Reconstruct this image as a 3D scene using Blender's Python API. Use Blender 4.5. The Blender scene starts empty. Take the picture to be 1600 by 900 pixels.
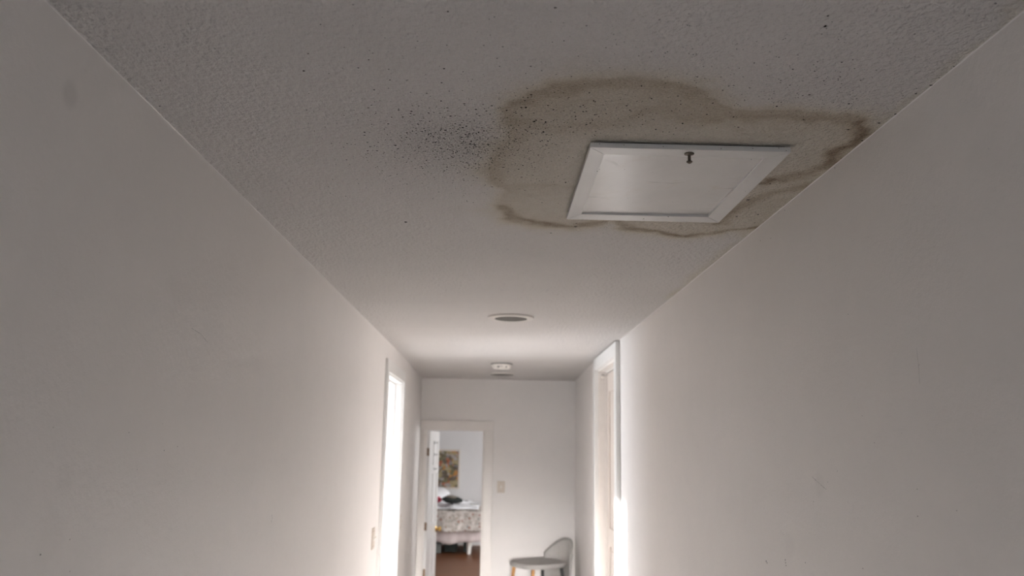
import bpy, bmesh, math, random
import numpy as np
from mathutils import Vector, Matrix
random.seed(7); rng = np.random.default_rng(7)
S = bpy.context.scene
COL = S.collection
R = math.radians

# ------------------------------------------------------------------ camera
cam_d = bpy.data.cameras.new('camera'); cam = bpy.data.objects.new('camera', cam_d); COL.objects.link(cam)
S.camera = cam
cam_d.sensor_width = 36.0; cam_d.lens = 36.0 * 1300 / 1600
cam_d.clip_start = 0.02; cam_d.clip_end = 200
cx = Vector((1.0, -0.0231, 0.01745)).normalized()
cf = Vector((0.0203, 0.9826, 0.1848)).normalized()
cu = cx.cross(cf).normalized(); cx = cf.cross(cu).normalized()
cam.matrix_world = Matrix(((cx.x, cu.x, -cf.x, 0), (cx.y, cu.y, -cf.y, 0), (cx.z, cu.z, -cf.z, 1.8), (0, 0, 0, 1)))
cam_d.dof.use_dof = True; cam_d.dof.focus_distance = 2.3; cam_d.dof.aperture_fstop = 3.5

# ------------------------------------------------------------------ world, sun, added window light, exposure
W = bpy.data.worlds.new('sky'); S.world = W; W.use_nodes = True
bg = W.node_tree.nodes['Background']; bg.inputs[0].default_value = (0.85, 0.92, 1.0, 1); bg.inputs[1].default_value = 0.5
sun_d = bpy.data.lights.new('sun', 'SUN'); sun = bpy.data.objects.new('sun', sun_d); COL.objects.link(sun)
sun_d.energy = 5.0; sun_d.angle = R(0.8); sun_d.color = (0.98, 0.99, 1.0)
sun.rotation_euler = Vector((1.0, -0.36, -0.192)).to_track_quat('-Z', 'Y').to_euler()
sun.location = (-6, 9, 4)

def added_window_light(name, loc, direction, w, h, power, color, spread=180):
    d = bpy.data.lights.new(name, 'AREA'); d.shape = 'RECTANGLE'; d.size = w; d.size_y = h
    d.energy = power; d.color = color; d.spread = R(spread)
    o = bpy.data.objects.new(name, d); COL.objects.link(o); o.location = loc
    o.rotation_euler = Vector(direction).to_track_quat('-Z', 'Z').to_euler()
    return o
added_window_light('added_side_daylight', (-3.56, 8.25, 1.45), (1, 0, 0), 2.2, 1.7, 40, (0.86, 0.93, 1.0))  # lamp for an unseen side room window, added to light the hall
added_window_light('added_second_side_daylight', (-1.85, 5.53, 1.45), (0, 1, 0), 1.3, 1.5, 2.6, (0.90, 0.95, 1.0))  # second unseen window lamp, added for the end wall and left jamb
added_window_light('added_bedroom_daylight', (2.06, 13.1, 1.5), (-1, 0, 0), 1.5, 1.4, 17, (1.0, 0.985, 0.975))  # lamp for an invented, out-of-view bedroom window
added_window_light('added_hall_beam', (0.05, -2.68, 1.6), (0, 1, -0.19), 1.3, 0.9, 4.8, (1.0, 0.965, 0.94), 20)  # lamp added behind the camera, narrowed to reach floor and lower walls
S.view_settings.view_transform = 'Standard'; S.view_settings.look = 'None'
S.view_settings.gamma = 1.0; S.view_settings.use_curve_mapping = False
S.view_settings.exposure = 2.4

# ------------------------------------------------------------------ helpers
def tag(o, label=None, cat=None, group=None, kind=None):
    if label: o['label'] = label
    if cat: o['category'] = cat
    if group: o['group'] = group
    if kind: o['kind'] = kind
    return o

def link(name, me, mat, parent=None):
    o = bpy.data.objects.new(name, me); COL.objects.link(o)
    if mat is not None:
        me.materials.clear(); me.materials.append(mat)
    if parent is not None: o.parent = parent
    return o

def empty(name, loc=(0, 0, 0), rz=0):
    o = bpy.data.objects.new(name, None); COL.objects.link(o)
    o.location = loc; o.rotation_euler = (0, 0, rz); o.empty_display_size = 0.1
    return o

class MB:
    """collects shapes in one bmesh"""
    def __init__(s): s.b = bmesh.new()
    def box(s, lo, hi, bevel=0.0, seg=2):
        b2 = bmesh.new(); bmesh.ops.create_cube(b2, size=1.0)
        c = [(lo[i] + hi[i]) / 2 for i in range(3)]; d = [hi[i] - lo[i] for i in range(3)]
        for v in b2.verts: v.co = Vector((c[0] + v.co.x * d[0], c[1] + v.co.y * d[1], c[2] + v.co.z * d[2]))
        if bevel: bmesh.ops.bevel(b2, geom=b2.edges[:], offset=bevel, segments=seg, affect='EDGES', profile=0.5)
        return s.merge(b2)
    def prism(s, foot, z0, z1):
        n = len(foot)
        lo = [s.b.verts.new((x, y, z0)) for x, y in foot]; hi = [s.b.verts.new((x, y, z1)) for x, y in foot]
        s.b.faces.new(lo[::-1]); s.b.faces.new(hi)
        for i in range(n):
            j = (i + 1) % n; s.b.faces.new((lo[i], lo[j], hi[j], hi[i]))
        return s
    def lathe(s, prof, n=32, origin=(0, 0, 0), axis='z'):
        """prof: list of (r, h)"""
        rings = []
        for r, h in prof:
            ring = []
            if r < 1e-6:
                ring = [s.b.verts.new(s._ax(0, 0, h, axis, origin))]
            else:
                for k in range(n):
                    a = 2 * math.pi * k / n
                    ring.append(s.b.verts.new(s._ax(r * math.cos(a), r * math.sin(a), h, axis, origin)))
            rings.append(ring)
        for A, B in zip(rings, rings[1:]):
            for k in range(n):
                j = (k + 1) % n
                if len(A) == 1 and len(B) == 1: continue
                if len(A) == 1: s.b.faces.new((A[0], B[j], B[k]))
                elif len(B) == 1: s.b.faces.new((A[k], A[j], B[0]))
                else: s.b.faces.new((A[k], A[j], B[j], B[k]))
        return s
    def _ax(s, a, b, h, axis, o):
        p = {'z': (a, b, h), 'x': (h, a, b), 'y': (b, h, a)}[axis]
        return (p[0] + o[0], p[1] + o[1], p[2] + o[2])
    def tube(s, pts, rads, n=12):
        pts = [Vector(p) for p in pts]
        rings = []
        for i, p in enumerate(pts):
            t = (pts[min(i + 1, len(pts) - 1)] - pts[max(i - 1, 0)]).normalized()
            a = t.cross(Vector((0, 0, 1)) if abs(t.z) < .9 else Vector((1, 0, 0))).normalized(); c = t.cross(a)
            r = rads[i] if isinstance(rads, (list, tuple)) else rads
            rings.append([s.b.verts.new(p + a * r * math.cos(2 * math.pi * k / n) + c * r * math.sin(2 * math.pi * k / n)) for k in range(n)])
        for A, B in zip(rings, rings[1:]):
            for k in range(n):
                j = (k + 1) % n; s.b.faces.new((A[k], A[j], B[j], B[k]))
        s.b.faces.new(rings[0][::-1]); s.b.faces.new(rings[-1])
        return s
    def grid(s, nu, nv, fn, closed_u=False):
        g = [[s.b.verts.new(fn(i / (nu - (0 if closed_u else 1)), j / (nv - 1))) for j in range(nv)] for i in range(nu)]
        for i in range(nu if closed_u else nu - 1):
            for j in range(nv - 1):
                i2 = (i + 1) % nu
                s.b.faces.new((g[i][j], g[i2][j], g[i2][j + 1], g[i][j + 1]))
        return s
    def merge(s, b2):
        me = bpy.data.meshes.new('tmp'); b2.to_mesh(me); b2.free(); s.b.from_mesh(me); bpy.data.meshes.remove(me)
        return s
    def build(s, name, mat, parent=None, smooth=False, solid=0.0, subsurf=0):
        bmesh.ops.recalc_face_normals(s.b, faces=s.b.faces[:])
        me = bpy.data.meshes.new(name); s.b.to_mesh(me); s.b.free()
        if smooth:
            for p in me.polygons: p.use_smooth = True
            try: me.set_sharp_from_angle(angle=R(40))
            except Exception: pass
        o = link(name, me, mat, parent)
        if smooth and not solid:
            wn = o.modifiers.new('normals', 'WEIGHTED_NORMAL'); wn.keep_sharp = True; wn.weight = 80
        if solid:
            m = o.modifiers.new('thickness', 'SOLIDIFY'); m.thickness = solid; m.offset = 0
        if subsurf:
            m = o.modifiers.new('smooth', 'SUBSURF'); m.levels = subsurf; m.render_levels = subsurf
        return o

# ------------------------------------------------------------------ materials
class NT:
    def __init__(s, name, rough=0.5, spec=0.5, metal=0.0, color=(0.8, 0.8, 0.8)):
        s.m = bpy.data.materials.new(name); s.m.use_nodes = True
        s.t = s.m.node_tree; s.n = s.t.nodes; s.p = s.n['Principled BSDF']
        s.p.inputs['Roughness'].default_value = rough; s.p.inputs['Metallic'].default_value = metal
        s.p.inputs['Specular IOR Level'].default_value = spec
        s.p.inputs['Base Color'].default_value = (*color, 1)
    def add(s, typ, **kw):
        nd = s.n.new(typ)
        for k, v in kw.items():
            if k in nd.inputs.keys() if isinstance(k, str) else False: nd.inputs[k].default_value = v
            else: setattr(nd, k, v)
        return nd
    def l(s, a, b): s.t.links.new(a, b)
    def coord(s):
        return s.add('ShaderNodeTexCoord').outputs['Object']
    def noise(s, scale, detail=4, rough=0.55, vec=None, dist=0.0):
        nd = s.n.new('ShaderNodeTexNoise'); nd.inputs['Scale'].default_value = scale; nd.inputs['Detail'].default_value = detail
        nd.inputs['Roughness'].default_value = rough; nd.inputs['Distortion'].default_value = dist
        s.l(vec if vec is not None else s.coord(), nd.inputs['Vector']); return nd
    def ramp(s, fac, stops, interp='LINEAR'):
        r = s.n.new('ShaderNodeValToRGB'); r.color_ramp.interpolation = interp
        e = r.color_ramp.elements
        while len(e) < len(stops): e.new(0.5)
        for el, (p, c) in zip(e, stops):
            el.position = p; el.color = (*c, 1) if len(c) == 3 else c
        s.l(fac, r.inputs[0]); return r.outputs[0]
    def mix(s, fac, a, b, mode='MIX'):
        m = s.n.new('ShaderNodeMix'); m.data_type = 'RGBA'; m.blend_type = mode
        for sock, v in ((m.inputs[0], fac), (m.inputs[6], a), (m.inputs[7], b)):
            if isinstance(v, (int, float)): sock.default_value = v
            elif isinstance(v, tuple): sock.default_value = (*v, 1)
            else: s.l(v, sock)
        return m.outputs[2]
    def math(s, op, a, b=None):
        m = s.n.new('ShaderNodeMath'); m.operation = op
        for sock, v in ((m.inputs[0], a), (m.inputs[1], b)):
            if v is None: continue
            if isinstance(v, (int, float)): sock.default_value = v
            else: s.l(v, sock)
        return m.outputs[0]
    def bump(s, h, strength=0.3, dist=0.002):
        b = s.n.new('ShaderNodeBump'); b.inputs['Strength'].default_value = strength; b.inputs['Distance'].default_value = dist
        s.l(h, b.inputs['Height']); s.l(b.outputs[0], s.p.inputs['Normal']); return b
    def color(s, c): s.l(c, s.p.inputs['Base Color'])

def plain(name, color, rough=0.5, spec=0.5, metal=0.0, var=0.06, scale=30, bump=0.0, bscale=200):
    t = NT(name, rough, spec, metal, color)
    n = t.noise(scale)
    c2 = tuple(max(0, x * (1 - var)) for x in color); c1 = tuple(min(1, x * (1 + var)) for x in color)
    t.color(t.ramp(n.outputs[0], [(0.3, c2), (0.7, c1)]))
    if bump: t.bump(t.noise(bscale, 3).outputs[0], bump, 0.001)
    return t.m

PAINT = (0.845, 0.81, 0.79)
def wall_mat(name, base=PAINT, marks=(), rough=0.42):
    t = NT(name, rough, 0.35)
    big = t.noise(1.3, 3, 0.5); fine = t.noise(9, 5, 0.6)
    c = t.ramp(big.outputs[0], [(0.3, tuple(x * 0.965 for x in base)), (0.7, base)])
    c = t.mix(0.25, c, t.ramp(fine.outputs[0], [(0.35, tuple(x * 0.95 for x in base)), (0.65, (min(1, base[0] * 1.02), base[1] * 1.01, base[2]))]))
    for (p, rad, amt) in marks:             # dull repair patches and smudges in the paint
        v = t.n.new('ShaderNodeVectorMath'); v.operation = 'DISTANCE'; t.l(t.coord(), v.inputs[0]); v.inputs[1].default_value = p
        wob = t.math('ADD', v.outputs['Value'], t.math('MULTIPLY', t.math('SUBTRACT', fine.outputs[0], 0.5), rad * 0.8))
        f = t.ramp(wob, [(rad * 0.45, (amt, amt, amt)), (rad * 1.15, (0, 0, 0))], 'EASE')
        c = t.mix(f, c, tuple(x * 0.6 for x in base))
    t.color(c)
    st = t.noise(230, 3, 0.6); st2 = t.noise(55, 3, 0.5)
    t.bump(t.math('ADD', st.outputs[0], t.math('MULTIPLY', st2.outputs[0], 1.6)), 0.35, 0.002)
    rr = t.ramp(st2.outputs[0], [(0.3, (rough - .06,) * 3), (0.7, (rough + .1,) * 3)])
    t.l(rr, t.p.inputs['Roughness'])
    return t.m

M = {}
M['wall'] = wall_mat('white_wall_paint', marks=(((-0.852, 1.573, 2.468), 0.035, 0.30), ((-0.852, 1.722, 1.715), 0.04, 0.08), ((-0.852, 1.70, 1.60), 0.07, 0.07)))
M['wall_right'] = wall_mat('white_wall_paint_scuffed', marks=(((0.962, 2.75, 1.50), 0.05, 0.10), ((0.962, 2.48, 1.70), 0.04, 0.10)))
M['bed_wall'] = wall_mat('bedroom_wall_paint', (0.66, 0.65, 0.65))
M['trim'] = plain('white_trim_gloss', (0.80, 0.785, 0.77), 0.3, 0.5, var=0.02, scale=6)
M['trim_beige'] = plain('aged_cream_trim_gloss', (0.80, 0.755, 0.72), 0.32, 0.5, var=0.03, scale=6)
M['cream_door'] = plain('aged_cream_door_paint', (0.66, 0.58, 0.52), 0.4, 0.4, var=0.03, scale=6)
M['door_white'] = plain('white_door_enamel', (0.80, 0.79, 0.78), 0.28, 0.5, var=0.02, scale=5)
M['plate'] = plain('beige_switch_plate', (0.62, 0.54, 0.46), 0.35, 0.5, var=0.03)
M['toggle'] = plain('ivory_toggle', (0.78, 0.74, 0.68), 0.3, 0.5, var=0.02)
M['plastic'] = plain('off_white_plastic', (0.74, 0.70, 0.66), 0.4, 0.4, var=0.02)
M['dark_vents_shadow'] = plain('dark_vent_and_shadow_line', (0.08, 0.075, 0.07), 0.6, 0.3)
M['lens'] = plain('grey_lamp_lens', (0.17, 0.16, 0.15), 0.85, 0.04, var=0.05)
M['bronze'] = plain('aged_bronze', (0.24, 0.16, 0.10), 0.5, 0.5, 0.5, var=0.2)
M['brass'] = plain('polished_brass', (0.72, 0.48, 0.16), 0.22, 0.5, 1.0, var=0.05)
M['bolt'] = plain('tarnished_bolt_metal', (0.13, 0.11, 0.09), 0.38, 0.5, 0.8, var=0.25, scale=300)
M['mould'] = plain('black_mould', (0.012, 0.011, 0.010), 0.95, 0.05, var=0.3, scale=400)
M['painted_dark'] = plain('painted_gap_shade', (0.02, 0.018, 0.016), 0.9, 0.1)
M['grime'] = plain('grey_scuff', (0.16, 0.16, 0.165), 0.8, 0.1)

# ceiling: textured paint, brown water stain carried by a mesh attribute (its own shape), fine relief
def ceiling_mat():
    t = NT('stippled_ceiling_paint', 0.62, 0.3)
    base = (0.84, 0.80, 0.778)
    n1 = t.noise(1.6, 4, 0.6)
    c = t.ramp(n1.outputs[0], [(0.3, tuple(x * .955 for x in base)), (0.7, base)])
    att = t.n.new('ShaderNodeAttribute'); att.attribute_name = 'stain'
    grime = t.n.new('ShaderNodeAttribute'); grime.attribute_name = 'grime'
    blot = t.noise(26, 6, 0.68)
    fine = t.noise(170, 4, 0.65)
    k = t.math('MULTIPLY', att.outputs['Fac'], t.math('ADD', 0.42, t.math('MULTIPLY', blot.outputs[0], 0.78)))
    k = t.math('ADD', k, t.math('MULTIPLY', att.outputs['Fac'], t.math('MULTIPLY', t.math('SUBTRACT', fine.outputs[0], 0.5), 0.75)))
    k = t.math('MULTIPLY', k, 1.2)
    stain_c = t.ramp(k, [(0.0, (1, 1, 1)), (0.16, (0.92, 0.89, 0.80)), (0.42, (0.70, 0.635, 0.51)), (0.72, (0.43, 0.345, 0.245)), (1.0, (0.20, 0.14, 0.09))])
    c = t.mix(1.0, c, stain_c, 'MULTIPLY')
    g = t.math('MULTIPLY', grime.outputs['Fac'], t.ramp(fine.outputs[0], [(0.38, (0.0,) * 3), (0.7, (1,) * 3)]))
    c = t.mix(g, c, (0.16, 0.145, 0.13))
    t.color(c)
    a = t.noise(130, 4, 0.62); b = t.noise(62, 3, 0.55)
    t.bump(t.math('ADD', a.outputs[0], t.math('MULTIPLY', b.outputs[0], 2.0)), 1.0, 0.013)
    return t.m
M['ceiling'] = ceiling_mat()

def wood_floor_mat():
    t = NT('red_brown_floorboards', 0.38, 0.35)
    co = t.coord()
    br = t.n.new('ShaderNodeTexBrick'); br.inputs['Scale'].default_value = 1.0
    br.inputs['Brick Width'].default_value = 1.1; br.inputs['Row Height'].default_value = 0.085; br.inputs['Mortar Size'].default_value = 0.0018
    br.inputs['Color1'].default_value = (0.09, 0.032, 0.012, 1); br.inputs['Color2'].default_value = (0.21, 0.078, 0.027, 1); br.inputs['Mortar'].default_value = (0.03, 0.014, 0.008, 1)
    t.l(co, br.inputs['Vector'])
    mp = t.n.new('ShaderNodeMapping'); mp.inputs['Scale'].default_value = (2, 40, 1); t.l(co, mp.inputs[0])
    g = t.noise(3, 5, 0.6, mp.outputs[0])
    t.color(t.mix(0.45, br.outputs[0], t.ramp(g.outputs[0], [(0.3, (0.08, 0.028, 0.012)), (0.7, (0.24, 0.095, 0.034))])))
    return t.m
M['floor'] = wood_floor_mat()

# ------------------------------------------------------------------ the hall: dimensions
XL, XR, YE, ZC = -0.852, 0.962, 10.5, 2.6
LO0, LO1, LOT = 6.69, 7.88, 2.36           # left opening
RO0, RO1, ROT = 6.41, 7.62, 2.485          # right door opening
XLE, XRE = -0.888, 1.035                   # the old walls splay slightly towards the end wall
TH = 0.12

# floor
M['hall_floor'] = plain('pale_bounce_floor', (0.68, 0.65, 0.62), 0.4, 0.4, var=.05, scale=3)  # unseen floor, colour made pale to bounce light up to the ceiling
m = MB(); m.box((-3.6, -2.8, -0.1), (2.2, YE + .05, 0.0)); tag(m.build('floor', M['hall_floor']), 'unseen hall floor made pale to bounce light', 'floor', kind='structure')
m = MB(); m.box((-3.6, YE + .05, -0.1), (2.2, 15.8, 0.0)); tag(m.build('floor_bedroom', M['floor']), 'red brown wooden bedroom floor', 'floor', kind='structure')

# ceiling of the hall (fine grid so that the stain follows its own outline)
OUT = [(0.009,2.791),(0.055,2.930),(0.151,2.985),(0.260,3.012),(0.339,2.968),(0.413,2.899),(0.491,2.955),(0.592,3.049),(0.723,3.087),(0.851,3.016),(0.958,2.932),(0.975,2.687),(0.975,2.377),(0.972,2.132),(0.930,1.989),(0.889,1.899),(0.806,1.884),(0.706,1.867),(0.613,1.865),(0.542,1.862),(0.522,1.814),(0.464,1.764),(0.385,1.735),(0.295,1.714),(0.211,1.719),(0.128,1.751),(0.073,1.799),(0.043,1.882),(0.037,2.027),(0.041,2.118),(0.011,2.179),(-0.006,2.275),(-0.006,2.389),(0.025,2.513),(0.059,2.557),(0.031,2.637)]
STREAKS = [  # polyline, width, strength
    ([(0.020,2.742),(0.049,2.870),(0.150,2.958),(0.271,2.993),(0.349,2.949),(0.414,2.908),(0.494,2.973),(0.592,3.049),(0.720,3.077),(0.849,3.007),(0.944,2.924)], 0.022, 0.34),
    ([(0.804,2.459),(0.829,2.431),(0.872,2.384),(0.906,2.310),(0.932,2.218),(0.938,2.104),(0.918,1.990),(0.899,1.935)], 0.022, 0.46),
    ([(0.80,2.462),(0.825,2.438),(0.85,2.41)], 0.013, 0.30),
    ([(0.799,2.910),(0.808,2.701),(0.830,2.594),(0.863,2.535),(0.927,2.482),(0.969,2.408)], 0.03, 0.30),
    ([(0.565,1.916),(0.661,1.918),(0.760,1.927),(0.841,1.930),(0.895,1.927)], 0.02, 0.20),
    ([(0.042,1.863),(0.042,1.983),(0.056,2.094),(0.020,2.220),(0.013,2.376),(0.045,2.511),(0.166,2.515),(0.225,2.497)], 0.028, 0.09),
    ([(0.055,1.86),(0.11,1.79),(0.22,1.755),(0.32,1.75),(0.44,1.79)], 0.035, 0.14),
    ([(0.057,1.982),(0.132,2.020),(0.225,1.971),(0.320,1.956),(0.422,1.909),(0.506,1.932)], 0.03, 0.10),
    ([(0.955,2.9),(0.955,3.4),(0.955,4.4)], 0.035, 0.13),
    ([(0.955,1.3),(0.955,2.0)], 0.02, 0.10),
]
def seg_dist(P, poly, closed=False):
    d = np.full(len(P), 1e9)
    n = len(poly)
    for i in range(n if closed else n - 1):
        a = np.array(poly[i]); b = np.array(poly[(i + 1) % n]); ab = b - a
        t = np.clip(((P - a) @ ab) / (ab @ ab + 1e-12), 0, 1)
        d = np.minimum(d, np.hypot(*(P - a - t[:, None] * ab).T))
    return d
def inside(P, poly):
    c = np.zeros(len(P), bool); n = len(poly)
    for i in range(n):
        x1, y1 = poly[i]; x2, y2 = poly[(i + 1) % n]
        if y1 == y2: continue
        c ^= ((y1 > P[:, 1]) != (y2 > P[:, 1])) & (P[:, 0] < (x2 - x1) * (P[:, 1] - y1) / (y2 - y1) + x1)
    return c
def vnoise(P, freq, seed):
    r = np.random.default_rng(seed); g = r.random((64, 64))
    q = P * freq + 13.7; i = np.floor(q).astype(int); fr = q - i; fr = fr * fr * (3 - 2 * fr)
    g0 = lambda a, b: g[a % 64, b % 64]
    x0 = g0(i[:, 0], i[:, 1]) * (1 - fr[:, 0]) + g0(i[:, 0] + 1, i[:, 1]) * fr[:, 0]
    x1 = g0(i[:, 0], i[:, 1] + 1) * (1 - fr[:, 0]) + g0(i[:, 0] + 1, i[:, 1] + 1) * fr[:, 0]
    return x0 * (1 - fr[:, 1]) + x1 * fr[:, 1] - 0.5
xs = np.linspace(XL - TH, XR + TH, 246)
ys = np.concatenate([np.linspace(-2.8, 1.0, 8, endpoint=False), np.linspace(1.0, 3.6, 330, endpoint=False), np.linspace(3.6, YE + TH, 30)])
GX, GY = np.meshgrid(xs, ys); P = np.stack([GX.ravel(), GY.ravel()], 1)
D = np.stack([vnoise(P, 9, 1), vnoise(P, 9, 2)], 1) * 0.06 + np.stack([vnoise(P, 30, 3), vnoise(P, 30, 4)], 1) * 0.022
Q = P + D
near = (P[:, 1] > 1.3) & (P[:, 1] < 4.8)
stain = np.zeros(len(P)); Qn = Q[near]
ins = inside(Qn, OUT); dd = seg_dist(Qn, OUT, True)
s = np.where(ins, 0.16 + 0.13 * np.exp(-dd / 0.10) * (0.6 + 1.0 * (vnoise(Qn, 6, 5) + .5)), 0.30 * np.exp(-(dd / 0.040)))
topm = ins & (Qn[:, 1] < 2.1)
s = np.where(topm, s + 0.10 * np.clip((2.1 - Qn[:, 1]) / 0.2, 0, 1), s)
for pl, w, st in STREAKS:
    e = seg_dist(Qn, pl)
    s = s + st * np.exp(-(e / w) ** 2) * (0.65 + 0.7 * (vnoise(Qn, 14, 6) + 0.5))
stain[near] = np.clip(s, 0, 1)
# fine grey mould bloom, densest in the speckled patch left of the hatch
def blob(c, sx, sy): return np.exp(-((P[:, 0] - c[0]) / sx) ** 2 - ((P[:, 1] - c[1]) / sy) ** 2)
grime = 0.58 * blob((-0.10, 2.12), 0.20, 0.22) + 0.30 * blob((-0.15, 2.35), 0.33, 0.35) + 0.22 * blob((0.2, 1.95), 0.2, 0.15) + 0.18 * blob((0.45, 1.75), 0.5, 0.2) + 0.14 * blob((0.86, 2.65), 0.12, 0.3) + 0.06
nx, ny = len(xs), len(ys)
verts = [(x, y, ZC) for x, y in P]
idx = np.arange(nx * ny).reshape(ny, nx)
faces = np.stack([idx[:-1, :-1].ravel(), idx[1:, :-1].ravel(), idx[1:, 1:].ravel(), idx[:-1, 1:].ravel()], 1).tolist()
me = bpy.data.meshes.new('ceiling'); me.from_pydata(verts, [], faces)
for nm, arr in (('stain', stain), ('grime', grime)):
    a = me.attributes.new(nm, 'FLOAT', 'POINT'); a.data.foreach_set('value', arr.astype(np.float32))
ceil = link('ceiling', me, M['ceiling']); tag(ceil, 'white stippled ceiling with brown water stain and black mould around the hatch', 'ceiling', kind='structure')
m = MB(); m.box((-3.6, -2.8, ZC + 0.002), (2.2, 15.8, ZC + 0.1)); tag(m.build('ceiling_slab', M['painted_dark']), 'dark slab above the hall ceiling', 'ceiling', kind='structure')

# walls
def wall(name, boxes=(), prisms=(), mat=None, label='white painted wall'):
    m = MB()
    for lo, hi in boxes: m.box(lo, hi)
    for ft, z0, z1 in prisms: m.prism(ft, z0, z1)
    return tag(m.build(name, mat or M['wall']), label, 'wall', kind='structure')
wall_left = wall('wall_left', [((XL - TH, -2.6, 0), (XL, LO0, ZC)), ((XL - TH, LO0, LOT), (XL, LO1, ZC))],
     [([(XL - TH, LO1), (XL, LO1), (XLE, YE), (XLE - TH, YE)], 0, ZC)], label='white wall along the left side of the hall')
wall_right = wall('wall_right', [((XR, -2.6, 0), (XR + TH, RO0, ZC)), ((XR, RO0, ROT), (XR + TH, RO1, ZC))],
     [([(XR + TH, RO1), (XR, RO1), (XRE, YE), (XRE + TH, YE)], 0, ZC)], mat=M['wall_right'], label='white wall along the right side of the hall')
EO0, EO1, EOT = -0.83, -0.085, 1.972
wall_end = wall('wall_end', [((-3.0, YE, 0), (EO0, YE + TH, ZC)), ((EO1, YE, 0), (2.1, YE + TH, ZC)), ((EO0, YE, EOT), (EO1, YE + TH, ZC))], label='white wall closing the far end of the hall')
HB = -2.6
wall('wall_back', [((XL - TH, HB - .12, 0), (-0.6, HB, ZC)), ((0.7, HB - .12, 0), (XR + TH, HB, ZC)), ((-0.6, HB - .12, 0), (0.7, HB, 0.1)), ((-0.6, HB - .12, 2.1), (0.7, HB, ZC))], label='white wall with added window behind the viewer')
# side room beyond the left opening
SX = -3.4
wy0, wy1, wz0, wz1 = 7.15, 9.35, 0.6, 2.3
wall('wall_side_room_window', [((SX - .12, 5.6, 0), (SX, wy0, ZC)), ((SX - .12, wy1, 0), (SX, 10.5, ZC)), ((SX - .12, wy0, 0), (SX, wy1, wz0)), ((SX - .12, wy0, wz1), (SX, wy1, ZC))], label='wall with added window in the room beyond the left opening')
wall('wall_side_room_near', [((SX, 5.6, 0), (-2.5, 5.72, ZC)), ((-1.2, 5.6, 0), (XL - TH, 5.72, ZC)), ((-2.5, 5.6, 0), (-1.2, 5.72, 0.7)), ((-2.5, 5.6, 2.2), (-1.2, 5.72, ZC))], label='near wall of the room beyond the left opening')
wall('wall_side_room_far', [((SX, 10.38, 0), (XLE - TH, 10.5, ZC))], label='far wall of the room beyond the left opening')
# bedroom
BY = 15.6; BX = 1.9
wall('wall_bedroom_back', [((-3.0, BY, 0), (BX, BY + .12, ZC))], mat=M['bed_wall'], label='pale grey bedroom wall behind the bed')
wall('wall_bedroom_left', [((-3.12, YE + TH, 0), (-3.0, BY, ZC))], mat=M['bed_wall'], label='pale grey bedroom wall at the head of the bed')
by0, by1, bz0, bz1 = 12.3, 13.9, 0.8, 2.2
wall('wall_bedroom_window', [((BX, YE + TH, 0), (BX + .12, by0, ZC)), ((BX, by1, 0), (BX + .12, BY, ZC)), ((BX, by0, 0), (BX + .12, by1, bz0)), ((BX, by0, bz1), (BX + .12, by1, ZC))], mat=M['bed_wall'], label='bedroom wall with added window')
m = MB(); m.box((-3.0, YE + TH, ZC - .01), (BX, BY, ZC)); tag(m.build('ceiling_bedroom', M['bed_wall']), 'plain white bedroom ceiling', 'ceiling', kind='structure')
m = MB(); m.box((SX, 5.6, ZC - .01), (XL - TH, 10.5, ZC)); tag(m.build('ceiling_side_room', M['wall']), 'plain white ceiling of the room on the left', 'ceiling', kind='structure')

# frames of the unseen windows added as light sources
def window(name, axis, plane, a0, a1, z0, z1, label):
    root = empty(name, (0, 0, 0)); tag(root, label, 'window', kind='structure')
    def b(nm, lo_a, hi_a, zz0, zz1, d0, d1):
        m = MB()
        if axis == 'x': m.box((plane + d0, lo_a, zz0), (plane + d1, hi_a, zz1), 0.004, 1)
        else: m.box((lo_a, plane + d0, zz0), (hi_a, plane + d1, zz1), 0.004, 1)
        return m.build(nm, M['trim'], root)
    w = 0.05
    b('window_frame', a0, a0 + w, z0, z1, -.1, -.04); b('window_frame', a1 - w, a1, z0, z1, -.1, -.04)
    b('window_frame', a0 + w, a1 - w, z0, z0 + w, -.1, -.04); b('window_frame', a0 + w, a1 - w, z1 - w, z1, -.1, -.04)
    mid = (z0 + z1) / 2; b('window_rail', a0 + w, a1 - w, mid - .02, mid + .02, -.09, -.05)
    b('window_sill', a0 - .04, a1 + .04, z0 - .03, z0, -.1, .04)
    return root
window('added_window_1', 'x', SX, wy0, wy1, wz0, wz1, 'unseen wide white framed window added to the room on the left for light')
window('added_window_4', 'y', 5.72, -2.5, -1.2, 0.7, 2.2, 'unseen second white framed window added to the room on the left for light')
window('added_window_2', 'x', BX + .14, by0, by1, bz0, bz1, 'unseen white framed window added to light the bedroom')
window('added_window_3', 'y', HB, -0.6, 0.7, 0.1, 2.1, 'unseen white framed window added behind the viewer for light')

# baseboards
def board(name, ft, label):
    m = MB(); m.prism(ft, 0, 0.12); tag(m.build(name, M['trim']), label, 'baseboard', kind='structure')
board('baseboard_left', [(XL, -2.6), (XL + .015, -2.6), (XL + .015, LO0 - .1), (XL, LO0 - .1)], 'white baseboard along the left wall')
board('baseboard_right', [(XR - .015, -2.6), (XR, -2.6), (XR, RO0 - .12), (XR - .015, RO0 - .12)], 'white baseboard along the right wall')
board('baseboard_end', [(0.03, YE - .015), (XRE - .01, YE - .015), (XRE - .01, YE), (0.03, YE)], 'white baseboard along the end wall')

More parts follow.
